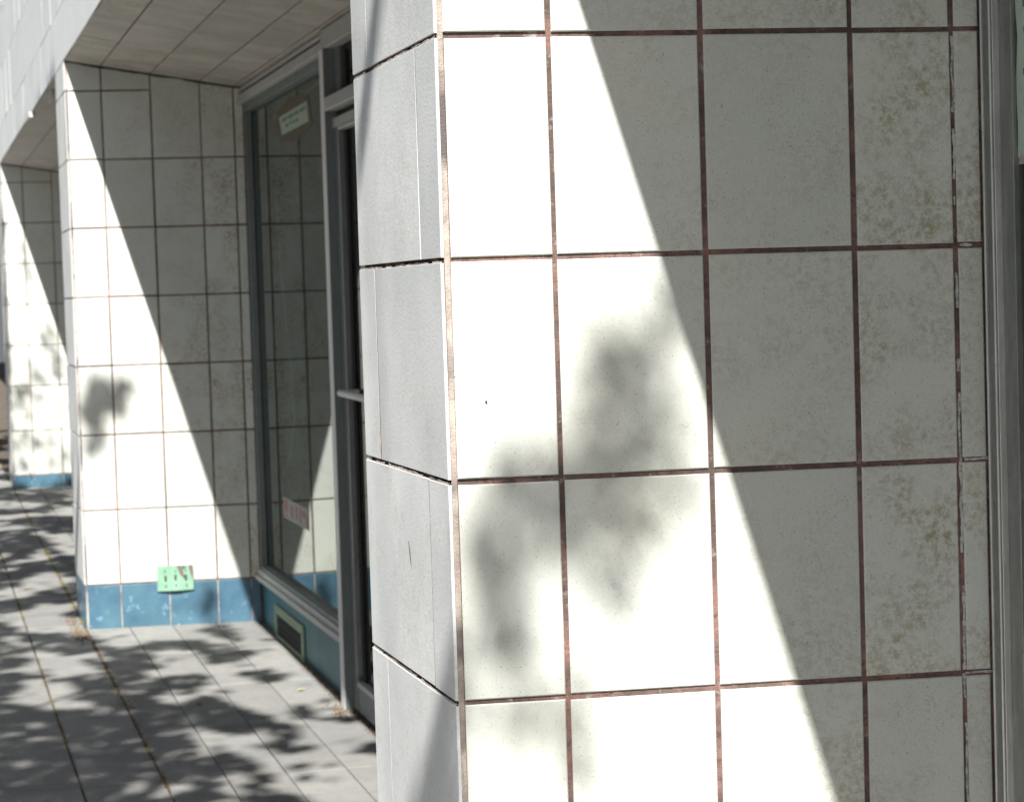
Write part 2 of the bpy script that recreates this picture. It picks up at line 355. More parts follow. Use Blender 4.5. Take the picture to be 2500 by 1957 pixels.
def pillar(P, label, detail=True):
    y0 = S * P; dz = SL * P; g0 = gz(y0)
    root = thing('tiled_pillar', label, 'pillar', (0, y0, g0), 'tiled pillars between the shop bays')
    e = .0032
    poly = [(.0075, y0 + e), (.787, y0 - .0826 + e), (.787, y0 + .6526 - e), (.0075, y0 + FW - e)]
    core = prism('mortar', poly, g0 - .2, 2.5, MORT, root, [2.535, 2.405, 2.405, 2.535])
    # pale mortar strip down the outer corner
    cs = [(.0047, y0 + e * .4 - .0013), (.0125, y0 - .0014 + e * .4), (.0125, y0 + .004), (.0047, y0 + .004)]
    prism('corner_mortar', cs, g0 - .1, 2.53, GROUTL, root)
    rows = [z + dz for z in ZR]
    # recess wall facing the camera
    B = basis((ux, uy, 0), (0, 0, 1), (0, y0, 0))
    for c in range(5):
        ua, ub = UC[c], UC[c + 1]
        if c == 0: ua = .0125 - .003
        xa, xb = ua * ux, ub * ux
        for r in range(len(rows) - 1):
            if r == 0 and c >= 2 and P > 0: lay('tile', root, B, ua, ub, rows[1], soff(xa) + .001, rows[1], soff(xb) + .001, .0062, TILE); continue
            lay('tile', root, B, ua, ub, rows[r + 1], rows[r], rows[r + 1], rows[r], .0078, TILE)
        ta, tb = soff(xa) + 0.001, soff(xb) + .001
        if c < 2 or P == 0: lay('tile', root, B, ua, ub, rows[0], ta, rows[0], tb, .0062, TILE)
        gb = g0 - .02
        lay('base_tile', root, B, ua, ub, gb, rows[7], gb, rows[7], .0055, BLUE, th=.014, ch=.002, jit=.0008)
        if c: link('joint_filling', quad_tile([(-.0026, -.12), (.0026, -.12), (.0026, .12), (-.0026, .12)], .004, .0002, GROUTL), root, B @ Matrix.Translation((UC[c], .0012, rows[7] - .125)))
    # street face, running bond; u runs from far edge (0) to the corner (FW)
    B = basis((0, -1, 0), (0, 0, 1), (0, y0 + FW, 0))
    fr = [2.54] + rows + [g0 - .02]
    for r in range(len(fr) - 1):
        joint = FW - .122 if r % 2 == 1 else FW - .452
        if r == 1: joint = FW - .452
        joint = FW - (.452 if r % 2 == 0 else .122)
        mt = BLUE if r == len(fr) - 2 else FRONT; nm = 'base_tile' if mt is BLUE else 'tile'
        for ua, ub in ((-.003, joint), (joint, FW + .0015)):
            if ua < 0: box('joint_filling', .0003, .006, y0 + FW - joint - .0016, y0 + FW - joint + .0016, fr[r + 1] + .004, fr[r] - .004, MORT, root)
            o = lay(nm, root, B, ua, ub, fr[r + 1], fr[r], fr[r + 1], fr[r], .0034, mt, th=.0045, ch=.0005, jit=.0003, gapw=.0074)
    # recess wall facing away
    B = basis((-ux, uy, 0), (0, 0, 1), (.787, y0 + FW + .0826, 0))
    U2 = [.787 - v_ for v_ in UC[::-1]]
    for c in range(5):
        for r in range(len(rows) - 1): lay('tile', root, B, U2[c], U2[c + 1], rows[r + 1], rows[r], rows[r + 1], rows[r], .0078, TILE)
    return root
p0 = pillar(0, 'nearest white tiled pillar, its wide tiled side filling the right of the view')
p1 = pillar(1, 'middle white tiled pillar with a mint cover plate on its blue base tiles')
p2 = pillar(2, 'farthest white tiled pillar on the left edge, speckled with leaf shadows')
for P_, pr in ((0, p0), (1, p1), (2, p2)):      # wavy sealant where the soffit meets the tiled wall
    pts = []
    for i in range(60):
        u = .003 + .78 * i / 59; pts.append((u * ux, S * P_ + u * uy - .003, soff(u * ux) - .003 + .007 * noise.noise(Vector((u * 9, P_ * 5.1, 0))) + .003 * noise.noise(Vector((u * 40, P_, 3)))))
    tube('sealant', pts, .0055, SEAL, pr, 6)
for k, z in enumerate(ZR[1:6]):      # crumbling bed mortar showing below the shadow of each course
    ribbon('bed_mortar', [(.0, z - .0022), (FW, z - .0022)], .0044, GROUTL, p0, basis((0, -1, 0), (0, 0, 1), (0, FW, 0)), .0012, 20 + k, .05)
# caulk smears on the inner joint of the near pillar
BR = basis((ux, uy, 0), (0, 0, 1), (0, 0, 0))
for k, (za, zb) in enumerate(((1.80, 1.56), (1.475, 1.40), (1.34, 1.06), (1.03, .89), (.885, .56))):
    ribbon('caulk', [(.7443, za), (.7443, zb)], .0056, CAULK, p0, BR, .0009, 3 + k, .22)
for z, (a, b_) in ((1.81, (.762, .774)), (1.502, (.75, .768)), (1.194, (.75, .786)), (.8855, (.744, .786))):
    ribbon('caulk', [(a, z), (b_, z)], .0062 if z < 1 else .0045, CAULK, p0, BR, .001, int(z * 10), .15)
CRK, t, b = mat('hairline_crack', (.66, .66, .63), .9)
ribbon('hairline_crack', [(.012, 1.343), (.03, 1.331), (.044, 1.322), (.05, 1.313)], .0004, CRK, p0, BR, -.0017, 5, .2)
o = box('chip', -.0012, .0012, -.001, .001, -.0012, .0012, RUST, p0); o.matrix_local = Matrix.Translation((.0555, -.0085, 1.305 - gz(0))) @ Matrix.Rotation(.7, 4, 'Y')
bm = bmesh.new(); vs = [bm.verts.new(p) for p in ((-.0022, .263, 1.088), (-.0022, .2575, 1.086), (-.0022, .2485, 1.056), (-.0022, .250, 1.0535), (-.0022, .2555, 1.062))]
bm.faces.new(vs); bmesh_obj('scratch', bm, PEEL, p0)

# ---------------------------------------------------------------- upper wall over the bays
uw = thing('upper_wall', 'pale tiled upper wall running along the street above the recessed bays', 'wall', (0, 7, 2.54))
box('wall_core', .004, .30, -14.2, 45, 2.5425, 5.2, MORT, uw)
B = basis((0, -1, 0), (0, 0, 1), (0, 24.08, 0))
zz = [2.54, 2.785, 3.15, 3.515, 3.88, 4.245]
for r in range(5):
    n = 33
    for k in range(n):
        ua = k * .6 + (.3 if r % 2 else 0) - .22
        lay('tile', uw, B, ua, ua + .6, zz[r], zz[r + 1], zz[r], zz[r + 1], .0012, UPPER, th=.012, ch=.0004, jit=.0003, gapw=.005)
box('wall_facing', 0, .0045, -14.2, 4.28 - .3, 2.5415, 5.2, UPPER, uw); box('wall_facing', 0, .0045, 24.5, 45, 2.5415, 5.2, UPPER, uw)
box('wall_facing', 0, .0045, 3.98, 24.5, 4.25, 5.2, UPPER, uw)
box('roof_slab', .30, 6.5, -14.2, 45, 2.72, 2.95, RENDER, uw)
# small clip and bracket on the lintel edge
bk = thing('lintel_clip', 'small white metal clip hanging on the lintel edge above the far bay', 'clip', (-.004, 9.8, 2.53))
o = box('clip_body', -.012, .010, 9.70, 9.95, 2.510, 2.541, OFFW, bk, .004)
lf = thing('soffit_marker', 'small bright white block fixed under the far soffit beside the middle pillar', 'fitting', (.03, 8.42, 2.53))
box('block', .022, .036, 8.35, 8.62, 2.49, 2.534, OFFW, lf, .003)

# ---------------------------------------------------------------- soffits
def soffit(bay, label, tiles=True):
    y0 = S * bay + FW; y1 = S * (bay + 1)
    root = thing('tiled_soffit', label, 'soffit', (.4, (y0 + y1) / 2, 2.47), 'sloping soffits of the shop bays')
    # backing
    poly = [(.006, y0), (.80, y0 + .084), (.80, y1 - .084), (.006, y1)]
    vs = [(x, y, soff(x) + .0035) for x, y in poly] + [(x, y, 2.72) for x, y in poly]
    me = bpy.data.meshes.new('soffit_backing'); me.from_pydata(vs, [], [(0, 1, 2, 3), (7, 6, 5, 4)] + [(i, i + 4, (i + 1) % 4 + 4, (i + 1) % 4) for i in range(4)])
    link('soffit_backing', me, root, None, MORT)
    wv = Vector((1, 0, -.167)).normalized(); B = basis((0, 1, 0), wv, (0, 0, 2.54)); k_ = 1 / wv.x
    XS = [0.004, .160, .3757, .5925, .7425, .787]
    if bay == 0: start = 4.855 - .6415 * 6
    else: start = 4.855 - .6415 * 6 + S * bay
    yc = [start + .6415 * i for i in range(14)]
    yc = [y for y in yc if y0 + .12 < y < y1 - .12]
    for s_ in range(5):
        xa, xb = XS[s_], XS[s_ + 1]
        ca = [y0 + .105 * xa] + yc + [y1 - .105 * xa]; cb = [y0 + .105 * xb] + yc + [y1 - .105 * xb]
        if s_ == 0:   # extra cut in the outer strip
            e_ = yc[-2] + .31 if bay == 0 else yc[3] + .3
            ca = sorted(ca + [e_]); cb = sorted(cb + [e_])
        for i in range(len(ca) - 1):
            q = [(ca[i] + .0022, xa * k_ + .003), (ca[i + 1] - .0022, xa * k_ + .003), (cb[i + 1] - .0022, xb * k_ - .003), (cb[i] + .0022, xb * k_ - .003)]
            uc = sum(a[0] for a in q) / 4; wc = sum(a[1] for a in q) / 4
            me = quad_tile([(a - uc, c_ - wc) for a, c_ in q], .012, .0012, SOFT)
            link('tile', me, root, B @ Matrix.Translation((uc, random.uniform(-.001, .001), wc)) @ Matrix.Rotation(random.uniform(-1, 1) * .003, 4, 'Z'))
    return root
soffit(0, 'sloping tiled soffit over the bay with the glass door and window')
soffit(1, 'sloping tiled soffit of the far bay, seen between the lintel and middle pillar')
soffit(-1, 'sloping tiled soffit above the bay beside the nearest pillar, out of view')

# ---------------------------------------------------------------- windows
def window(ya, yb, label, gx=.027, jamb_hi=True):
    root = thing('shop_window', label, 'window', (WX, (ya + yb) / 2, gz((ya + yb) / 2)))
    g = gz((ya + yb) / 2)
    box('bulkhead', WX + .004, WX + .10, ya, yb, g - .2, .192, BULK, root)
    box('sill', WX - .030, WX + .05, ya, yb, .192, .213, ALUW, root, .003, 1)
    box('sill', WX - .016, WX + .05, ya, yb, .2135, .236, ALUW, root, .003, 1)
    box('glazing_bead', WX - .006, WX + .03, ya, yb, .2365, .252, ALUP, root, .002, 1)
    # head members
    box('head_frame', WX - .030, WX + .06, ya, yb, 2.335, 2.372, ALUW, root, .002, 1)
    box('head_gap', WX - .008, WX + .06, ya, yb, 2.3725, 2.387, DARK, root)
    box('head_frame', WX - .022, WX + .06, ya, yb, 2.3875, 2.404, ALUW, root, .002, 1)
    box('head_frame', WX - .004, WX + .04, ya, yb, 2.30, 2.3345, ALUP, root, .002, 1)
    gl = box('glass', WX + gx, WX + gx + .006, ya, yb, .24, 2.335, GLASS, root)
    if jamb_hi:
        box('jamb', WX - .002, WX + .026, yb - .04, yb, .2365, 2.335, ALUP, root, .002, 1)
        box('jamb', WX + .0335, WX + .06, yb - .048, yb, .252, 2.30, ALU, root)
    return root
w1 = window(4.885, 6.992, 'tall shop window beside the middle pillar, with a notice and a red sticker')
w3 = window(.66, 3.1, 'shop window of the door bay, hidden behind the nearest pillar')
w4 = window(S + 5.06, S + 6.992, 'far bay shop window, behind the middle pillar'); w5 = window(S + .66, S + 4.7, 'wide far bay window behind the middle pillar')
# the window right beside the near pillar with its grooved aluminium jamb
w2 = window(-6.4, -.0835, 'shop window with a grooved aluminium jamb at the right edge of the view', gx=.010, jamb_hi=False)
def strip(name, y0, y1, x0, x1, m, bev=.0015): return box(name, x0, x1, y0, y1, .2365, 2.335, m, w2, bev, 2)
strip('jamb', -.0935, -.0838, WX + .010, WX + .04, DARK, 0)
strip('jamb_bead', -.0975, -.0936, WX - .010, WX + .03, ALUL, .0016)
strip('jamb', -.1225, -.0976, WX - .006, WX + .03, ALU, .001)
strip('jamb_bead', -.1262, -.1226, WX - .012, WX + .03, ALUL, .0015)
strip('jamb', -.1282, -.1263, WX - .004, WX + .03, DARK, 0)
strip('jamb_bead', -.1302, -.1283, WX - .009, WX + .03, ALUL, .0008)
strip('jamb', -.166, -.1303, WX + .001, WX + .03, ALU, .001)

# vent in the bulkhead
vt = thing('vent_grille', 'pale green metal vent with black slots low in the blue bulkhead', 'vent', (WX, 6.25, -.03))
zb, zt = gz(6.25) - .016, .124
box('vent_frame', WX - .007, WX + .0035, 5.885, 6.605, zt - .037, zt, VENTG, vt, .002, 1)
box('vent_frame', WX - .007, WX + .0035, 5.885, 6.605, zb, zb + .019, VENTG, vt, .002, 1)
box('vent_frame', WX - .007, WX + .0035, 5.885, 5.925, zb + .0195, zt - .0375, VENTG, vt, .002, 1)
box('vent_frame', WX - .007, WX + .0035, 6.56, 6.605, zb + .0195, zt - .0375, VENTG, vt, .002, 1)
box('vent_back', WX + .001, WX + .0034, 5.925, 6.56, zb + .019, zt - .037, BLACK, vt)
h = (zt - .037) - (zb + .019)
for k in (1, 2):
    z = zb + .019 + h * k / 3
    box('slat', WX - .003, WX + .0005, 5.926, 6.559, z - .0022, z + .0022, RUST, vt)

# notice and sticker inside the glass, hanging cord
nt_ = thing('paper_notice', 'small faded notice with browned tape stuck high on the shop window', 'notice', (WX + .03, 5.86, 2.15))
def flat(name, pts, x, th, m, parent):
    n = len(pts); vs = [(x, y, z) for y, z in pts] + [(x + th, y, z) for y, z in pts]
    me = bpy.data.meshes.new(name); me.from_pydata(vs, [], [tuple(range(n)), tuple(range(n, 2 * n))[::-1]] + [(i, (i + 1) % n, (i + 1) % n + n, i + n) for i in range(n)])
    return link(name, me, parent, None, m)
def W2(px, py):     # crop coordinates of the notice -> window plane (linear fit over its 1407 x 1708 crop)
    y = 6.251 - (px - 240) / (1010 - 240) * .767
    t_ = (px - 240) / 770.
    top = 2.232 + .0 * t_; sc_ = .000160 + .0 * t_
    z = 2.235 - (py - (705 - 255 * t_)) * .000163
    return (y, z)
N1 = [(240, 740), (470, 500), (580, 380), (700, 440), (760, 440), (980, 430), (1010, 520), (1040, 900), (1060, 1100), (1010, 1230), (900, 1320), (780, 1330), (760, 1420), (600, 1500), (330, 1480), (260, 1250), (205, 1000)]
flat('tape_backing', [W2(*p) for p in N1], WX + .0258, .001, NTAPE, nt_)
flat('paper', [W2(*p) for p in [(295, 850), (960, 580), (990, 1060), (360, 1310)]], WX + .0248, .0008, NPAP, nt_)
for ln, (xa, xb, fy) in enumerate(((380, 900, .27), (460, 760, .66))):
    x_ = xa
    while x_ < xb:
        wd_ = random.choice((30, 45, 60)); yy = 850 - (x_ - 295) * .405 + 460 * fy - 35
        hh = random.choice((55, 80, 95))
        flat('lettering', [W2(x_, yy), (W2(x_ + wd_, yy - wd_ * .4)), W2(x_ + wd_, yy - wd_ * .4 + hh), W2(x_, yy + hh)], WX + .0242, .0005, INK, nt_); x_ += wd_ + random.choice((14, 30))
cd = thing('hanging_cord', 'thin pale cord trailing down the inside of the shop window', 'cord', (WX + .05, 6.2, 1.2))
x_ = WX + .045
tube('cord', [(x_, 6.47, 1.9), (x_, 6.42, 1.6), (x_, 6.32, 1.35), (x_, 6.22, 1.15), (x_, 6.2, .95), (x_, 6.3, .82), (x_, 6.5, .70)], .0035, OFFW, cd)
tube('cord', [(x_, 5.95, 2.315), (x_, 5.92, 2.29), (x_, 5.98, 2.25)], .0035, OFFW, cd); tube('cord', [(x_, 5.15, 2.30), (x_, 5.35, 2.27), (x_, 5.65, 2.26), (x_, 5.85, 2.285)], .0035, OFFW, cd)
st = thing('red_sticker', 'faded red and white sticker low on the shop window glass', 'sticker', (WX + .02, 6.13, .56))
flat('sticker_sheet', [(6.45, .606), (5.83, .606), (5.83, .518), (6.455, .518)], WX + .0258, .0006, STICK, st)
for k, (ya, yb, za, zb_) in enumerate(((6.44, 6.33, .60, .545), (6.27, 6.20, .588, .53), (6.14, 6.09, .593, .535), (6.04, 6.00, .597, .53), (5.97, 5.9, .59, .56), (5.88, 5.84, .58, .525), (6.44, 6.35, .54, .524))):
    flat('print_mark', [(ya, za), (yb, za - .003), (yb, zb_), (ya, zb_ + .003)], WX + .0252, .0005, PINK, st)
# paper poster on the near window
pp = thing('paper_poster', 'pale green paper poster on the near window glass at the top right', 'poster', (WX + .012, -.27, 1.75))
edge = [(-.1655, 1.90), (-.1668, 1.84), (-.1690, 1.815), (-.1720, 1.79), (-.1698, 1.765), (-.1672, 1.735), (-.1668, 1.70), (-.1690, 1.665), (-.1680, 1.64), (-.1665, 1.622)]
e2 = edge + [(-.1695, 1.6205), (-.172, 1.6195), (-.1745, 1.6235), (-.178, 1.6265), (-.181, 1.6245), (-.1825, 1.621), (-.186, 1.6205), (-.50, 1.6205), (-.50, 1.90)]
flat('poster_sheet', e2, WX + .0078, .0008, PAPER, pp)
flat('poster_strip', [(-.1668, 1.6265), (-.50, 1.6265), (-.50, 1.612), (-.1668, 1.6105)], WX + .0088, .0006, PAPERT, pp)
for (ya, za) in ((-.190, 1.835), (-.191, 1.80), (-.187, 1.742), (-.188, 1.70), (-.189, 1.66)):
    for k in range(5): flat('lettering', [(ya - k * .011, za), (ya - .007 - k * .011, za), (ya - .007 - k * .011, za - .009), (ya - k * .011, za - .009)], WX + .0072, .0004, INK, pp)
flat('lettering', [(-.1695, 1.6185), (-.1715, 1.6185), (-.1715, 1.6155), (-.1695, 1.6155)], WX + .0083, .0003, INK, pp)

# ---------------------------------------------------------------- door
dr = thing('glass_door', 'grey framed glass shop door with transom and pale push bar, partly behind the pillar', 'door', (WX, 4.1, gz(4.5)))
box('post', .7455, WX + .03, 4.812, 4.883, gz(5) - .05, 2.335, ALUP, dr, .002, 1)
box('skylit_post_face', .743, .7453, 4.812, 4.883, gz(5) - .03, 2.335, WHITE, dr, .0008, 1)  # white strip paints the skylight on the street side of the post
box('transom', .743, WX + .03, 3.3, 4.8115, 2.115, 2.163, ALUW, dr, .003, 1)
box('transom_shadow_gap', WX + .004, WX + .03, 3.3, 4.8115, 2.09, 2.1145, DARK, dr)
box('door_head', WX - .014, WX + .03, 3.3, 4.8115, 2.055, 2.0895, ALUW, dr, .002, 1)
box('door_head_bead', WX - .018, WX + .02, 3.3, 4.70, 2.040, 2.0545, ALUW, dr, .003, 1)
box('head_frame', WX - .035, WX + .05, 3.3, 4.883, 2.336, 2.404, ALUW, dr, .002, 1)
box('stile', WX - .010, WX + .03, 4.715, 4.8115, gz(4.7) + .01, 2.054, ALUP, dr, .002, 1)
box('stile_bead', WX - .016, WX + .02, 4.695, 4.7145, gz(4.7) + .14, 2.038, ALU, dr, .002, 1)
box('stile_gap', WX + .004, WX + .02, 4.645, 4.6945, gz(4.7) + .12, 2.038, DARK, dr)
box('door_glass', WX + .008, WX + .014, 3.4, 4.645, .08, 2.04, DGLASS, dr)
box('bottom_rail', WX - .012, WX + .03, 3.4, 4.694, gz(4.5) + .012, .075, ALUP, dr, .002, 1)
box('rail_bead', WX - .018, WX + .02, 3.4, 4.694, .0755, .093, ALUW, dr, .002, 1)
box('transom_stile', WX + .0, WX + .03, 4.715, 4.8115, 2.1635, 2.335, ALUP, dr)
box('transom_gap', WX + .01, WX + .03, 4.65, 4.7145, 2.1635, 2.335, DARK, dr)
box('transom_glass', WX + .008, WX + .014, 3.3, 4.65, 2.1635, 2.335, DGLASS, dr)
tb = tube('push_bar', [(WX - .05, 4.65, 1.121), (WX - .05, 4.4, 1.119), (WX - .05, 3.5, 1.112)], .0125, WHITE, dr, 8)
box('bar_bracket', WX - .055, WX + .01, 4.60, 4.64, 1.108, 1.132, OFFW, dr, .003, 1)
box('stile', WX - .010, WX + .03, 3.3, 3.398, gz(4) + .01, 2.054, ALUP, dr)
box('post', WX - .038, WX + .03, 3.1, 3.298, gz(3) - .05, 2.335, ALUP, dr, .002, 1)

# ---------------------------------------------------------------- interior
it = thing('shop_interior', 'dim empty shop interior seen faintly through the window glass', 'room', (3, 4, 0)); it['kind'] = 'structure'; del it['category']
box('interior_floor', WX + .11, 6.4, -14, 30, -.28, -.16, INT, it); box('interior_wall', 6.3, 6.42, -14, 30, -.16, 2.72, INT, it)
for y in (-7.2, .25, 7.35, 14.4): box('partition', .95, 6.3, y, y + .12, -.16, 2.72, INT, it)
ct = thing('curtain', 'grey green curtain edge hanging inside the shop window', 'curtain', (1.0, 6.7, .3))
bm = bmesh.new(); prev = None
for i in range(40):
    y = 6.99 - i * .012; x = .93 + .02 * math.sin(i * .8) + .006 * math.sin(i * 2.3)
    a = bm.verts.new((x, y, .12)); b_ = bm.verts.new((x, y, 2.4))
    if prev: bm.faces.new((prev[0], a, b_, prev[1]))
    prev = (a, b_)
bmesh_obj('curtain_fabric', bm, CURT, ct, None, True)

# ---------------------------------------------------------------- cover plate
cp = thing('cover_plate', 'mint green metal cover plate with slots, peeling at its top corner, on blue base tiles', 'plate', (.4, S, .2))
BP = basis((ux, uy, 0), (0, 0, 1), (0, S, 0))
bm = bmesh.new(); n = 12; F = []; K = []
for i in range(n + 1):
    u = .322 + .162 * i / n; zt_ = .270 - .001 * i / n; zb_ = .157 + .0012 * i / n
    bow = -.0095 - .008 * math.sin(math.pi * i / n) ** 2
    F.append((bm.verts.new((u, -.0075, zt_)), bm.verts.new((u, -.0095, .215)), bm.verts.new((u, bow, zb_))))
    K.append((bm.verts.new((u, -.0040, zt_)), bm.verts.new((u, -.0065, .215)), bm.verts.new((u, bow + .003, zb_))))
for i in range(n):
    for j in range(2):
        bm.faces.new((F[i][j], F[i + 1][j], F[i + 1][j + 1], F[i][j + 1])); bm.faces.new((K[i][j], K[i][j + 1], K[i + 1][j + 1], K[i + 1][j]))
    bm.faces.new((F[i][0], K[i][0], K[i + 1][0], F[i + 1][0])); bm.faces.new((F[i][2], F[i + 1][2], K[i + 1][2], K[i][2]))
for j in range(2):
    bm.faces.new((F[0][j], F[0][j + 1], K[0][j + 1], K[0][j])); bm.faces.new((F[n][j], K[n][j], K[n][j + 1], F[n][j + 1]))
bmesh.ops.recalc_face_normals(bm, faces=bm.faces); PLATE = bmesh_obj('plate', bm, GREEN, cp, BP)
def onplate(name, pts, y, m, th=.0008):
    n_ = len(pts); vs = [(u, y, z) for u, z in pts] + [(u, y + th, z) for u, z in pts]
    me = bpy.data.meshes.new(name); me.from_pydata(vs, [], [tuple(range(n_)), tuple(range(n_, 2 * n_))[::-1]] + [(i, (i + 1) % n_, (i + 1) % n_ + n_, i + n_) for i in range(n_)])
    return link(name, me, PLATE, BP, m)
def plt(px, py): return (.322 + (px - 540) / 1090 * .162, .2705 - (py - (530 - (px - 540) * .055)) / 700 * .1105)
onplate('peeled_patch', [plt(*p) for p in [(1130, 510), (1410, 490), (1400, 560), (1310, 600), (1340, 740), (1440, 760), (1400, 850), (1350, 870), (1240, 750)]], -.0112, PEEL)
onplate('peeled_patch', [plt(*p) for p in [(1490, 480), (1610, 470), (1620, 860), (1560, 760), (1500, 560)]], -.0112, PEEL)
for (cx_, cy_) in ((790, 880), (1092, 845), (1405, 840)):
    onplate('slot', [plt(cx_ - 32, cy_ - 80), plt(cx_ + 30, cy_ - 80), plt(cx_ + 32, cy_ + 80), plt(cx_ - 28, cy_ + 80)], -.0122, RUST)
for (cx_, cy_) in ((770, 665), (1090, 655), (1405, 640), (790, 1075), (1105, 1050), (1420, 1035)):
    onplate('screw', [plt(cx_ + 22 * math.cos(a_ * math.pi / 4), cy_ + 26 * math.sin(a_ * math.pi / 4)) for a_ in range(8)], -.019 if cy_ > 900 else -.0118, RUST)

# ---------------------------------------------------------------- moss, litter, leaves on the ground
def tufts(name, pts, size, m, kindlabel, cat):
    bm = bmesh.new()
    for (x, y, r, n_) in pts:
        for _ in range(n_):
            px = x + random.gauss(0, r[0]); py = y + random.gauss(0, r[1]); s_ = size * random.uniform(.4, 1.3); z = gz(py)
            if px > .775: continue
            a = random.uniform(0, 6.28); tl = random.uniform(.2, 1.1)
            v1 = bm.verts.new((px + math.cos(a) * s_, py + math.sin(a) * s_, z)); v2 = bm.verts.new((px + math.cos(a + 2.1) * s_, py + math.sin(a + 2.1) * s_, z)); v3 = bm.verts.new((px + math.cos(a + 4.2) * s_, py + math.sin(a + 4.2) * s_, z)); v4 = bm.verts.new((px, py, z + s_ * tl))
            for f in ((v1, v2, v4), (v2, v3, v4), (v3, v1, v4)): bm.faces.new(f)
    o = bmesh_obj(name, bm, m); tag(o, kindlabel, cat, kind='stuff'); return o
mp_ = []
for k in range(240):
    y = random.uniform(3.8, 17)
    if noise.noise(Vector((0, y * 1.3, 0))) > -.05: mp_.append((-.0, y, (.0045, .05), 10))
    y = random.uniform(3.8, 17)
    if noise.noise(Vector((7, y * 1.1, 0))) > .0: mp_.append((-.255, y, (.003, .05), 7))
mp_ += [(-.01, 5.25, (.022, .06), 120), (-.01, 5.55, (.012, .06), 70), (.30, 7.04, (.2, .006), 60), (.6, 7.0, (.08, .006), 40)]
tufts('moss', mp_, .0045, MOSS, 'yellow green moss growing in the paving joints', 'moss')
lp_ = [(-.035, 6.95, (.022, .10), 260), (-.045, 7.35, (.02, .12), 150), (.0, 6.5, (.008, .15), 120), (.0, 5.0, (.008, .2), 60), (.0, 6.0, (.008, .2), 60)]
lp_ += [(.768, y, (.012, .06), 26) for y in [3.6 + .11 * k for k in range(21)]] + [(.73, 4.78, (.02, .07), 130)]
tufts('leaf_litter', lp_, .005, LITTER, 'brown leaf litter gathered along the wall base and pillar corner', 'leaf litter')
def dry_leaf(loc, rot, s_, label, m, group=None):
    bm = bmesh.new(); pts = [(-1, 0, .1), (-.4, .38, .22), (.4, .3, .12), (1, 0, .25), (.4, -.3, .1), (-.4, -.38, .2), (0, 0, -.02)]
    vs = [bm.verts.new(Vector(p) * s_) for p in pts]
    for i in range(6): bm.faces.new((vs[i], vs[(i + 1) % 6], vs[6]))
    me = bpy.data.meshes.new('dry_leaf'); bm.to_mesh(me); bm.free()
    o = link('dry_leaf', me, None, Matrix.Translation(loc) @ rot, m); tag(o, label, 'leaf', group); return o
ORNG, t, b = mat('orange_leaf', (.42, .17, .05), .8)
YEL, t, b = mat('straw_leaf', (.45, .38, .18), .8)
dry_leaf((.259, 5.127, gz(5.127) + .003), Matrix.Rotation(.9, 4, 'Z'), .022, 'curled orange leaf lying on shaded paving in the door bay', ORNG)
dry_leaf((.135, S * 2 - .02, .188), Matrix.Rotation(1.4, 4, 'X') @ Matrix.Rotation(.9, 4, 'Y'), .03, 'brown leaf caught on the blue base of the farthest pillar', ORNG)
dry_leaf((.66, 5.25, gz(5.25) + .003), Matrix.Rotation(.3, 4, 'Z'), .022, 'straw coloured leaf near the foot of the window bulkhead', YEL)
dry_leaf((.60, 4.9, gz(4.9) + .003), Matrix.Rotation(2.3, 4, 'Z'), .014, 'tiny brown leaf on sunlit paving by the door post', LITTER)

# ---------------------------------------------------------------- street trees (they cast the dappled shade)
NEAR = [(.33, 1.43, .035, .05, .5), (.16, .78, .05, .05, .3), (.24, 1.31, .085, .11, .34), (.31, 1.36, .03, .05, .5), (.20, 1.20, .14, .07, .34), (.10, 1.10, .10, .10, .38), (.07, .93, .06, .11, .35), (.14, .86, .06, .06, .3), (.26, 1.13, .07, .07, .35), (0.31, 1.41, 0.026, 0.04, 0.7), (0.241, 1.361, 0.024, 0.052, 0.6), (0.222, 1.287, 0.04, 0.063, 0.75), (0.229, 1.24, 0.053, 0.04, 0.8), (0.293, 1.232, 0.035, 0.035, 0.6), (0.344, 1.169, 0.027, 0.047, 0.7), (0.272, 1.308, 0.041, 0.035, 0.35), (0.33, 1.282, 0.029, 0.04, 0.3), (0.136, 1.239, 0.046, 0.035, 0.3), (0.078, 1.213, 0.052, 0.035, 0.35), (0.111, 1.177, 0.07, 0.035, 0.6), (0.058, 1.145, 0.041, 0.046, 0.45), (0.184, 1.098, 0.047, 0.046, 0.55), (0.229, 1.038, 0.035, 0.04, 0.8), (0.061, 1.047, 0.035, 0.069, 0.9), (0.034, 1.094, 0.029, 0.062, 0.5), (0.093, 0.971, 0.035, 0.052, 0.95), (0.156, 1.134, 0.058, 0.034, 0.5), (0.266, 1.117, 0.03, 0.046, 0.35), (0.078, 0.85, 0.034, 0.034, 0.8), (0.039, 0.893, 0.034, 0.04, 0.5), (0.184, 0.913, 0.029, 0.029, 0.35), (0.181, 0.809, 0.035, 0.035, 0.2), (0.204, 1.184, 0.094, 0.035, 0.5)]
MID = [(0.086, 1.087, 0.072, 0.064, 0.9), (0.203, 1.083, 0.081, 0.055, 0.9), (0.128, 1.012, 0.099, 0.073, 0.9), (0.063, 0.969, 0.072, 0.092, 0.75), (0.104, 0.866, 0.04, 0.055, 0.9), (0.052, 0.813, 0.039, 0.064, 0.8), (0.181, 0.982, 0.054, 0.055, 0.6), (0.555, 0.12, 0.035, 0.05, 1.0), (0.53, 0.05, 0.03, 0.04, .8)]
leaves = []     # (position, size)
rr = random.Random(5)
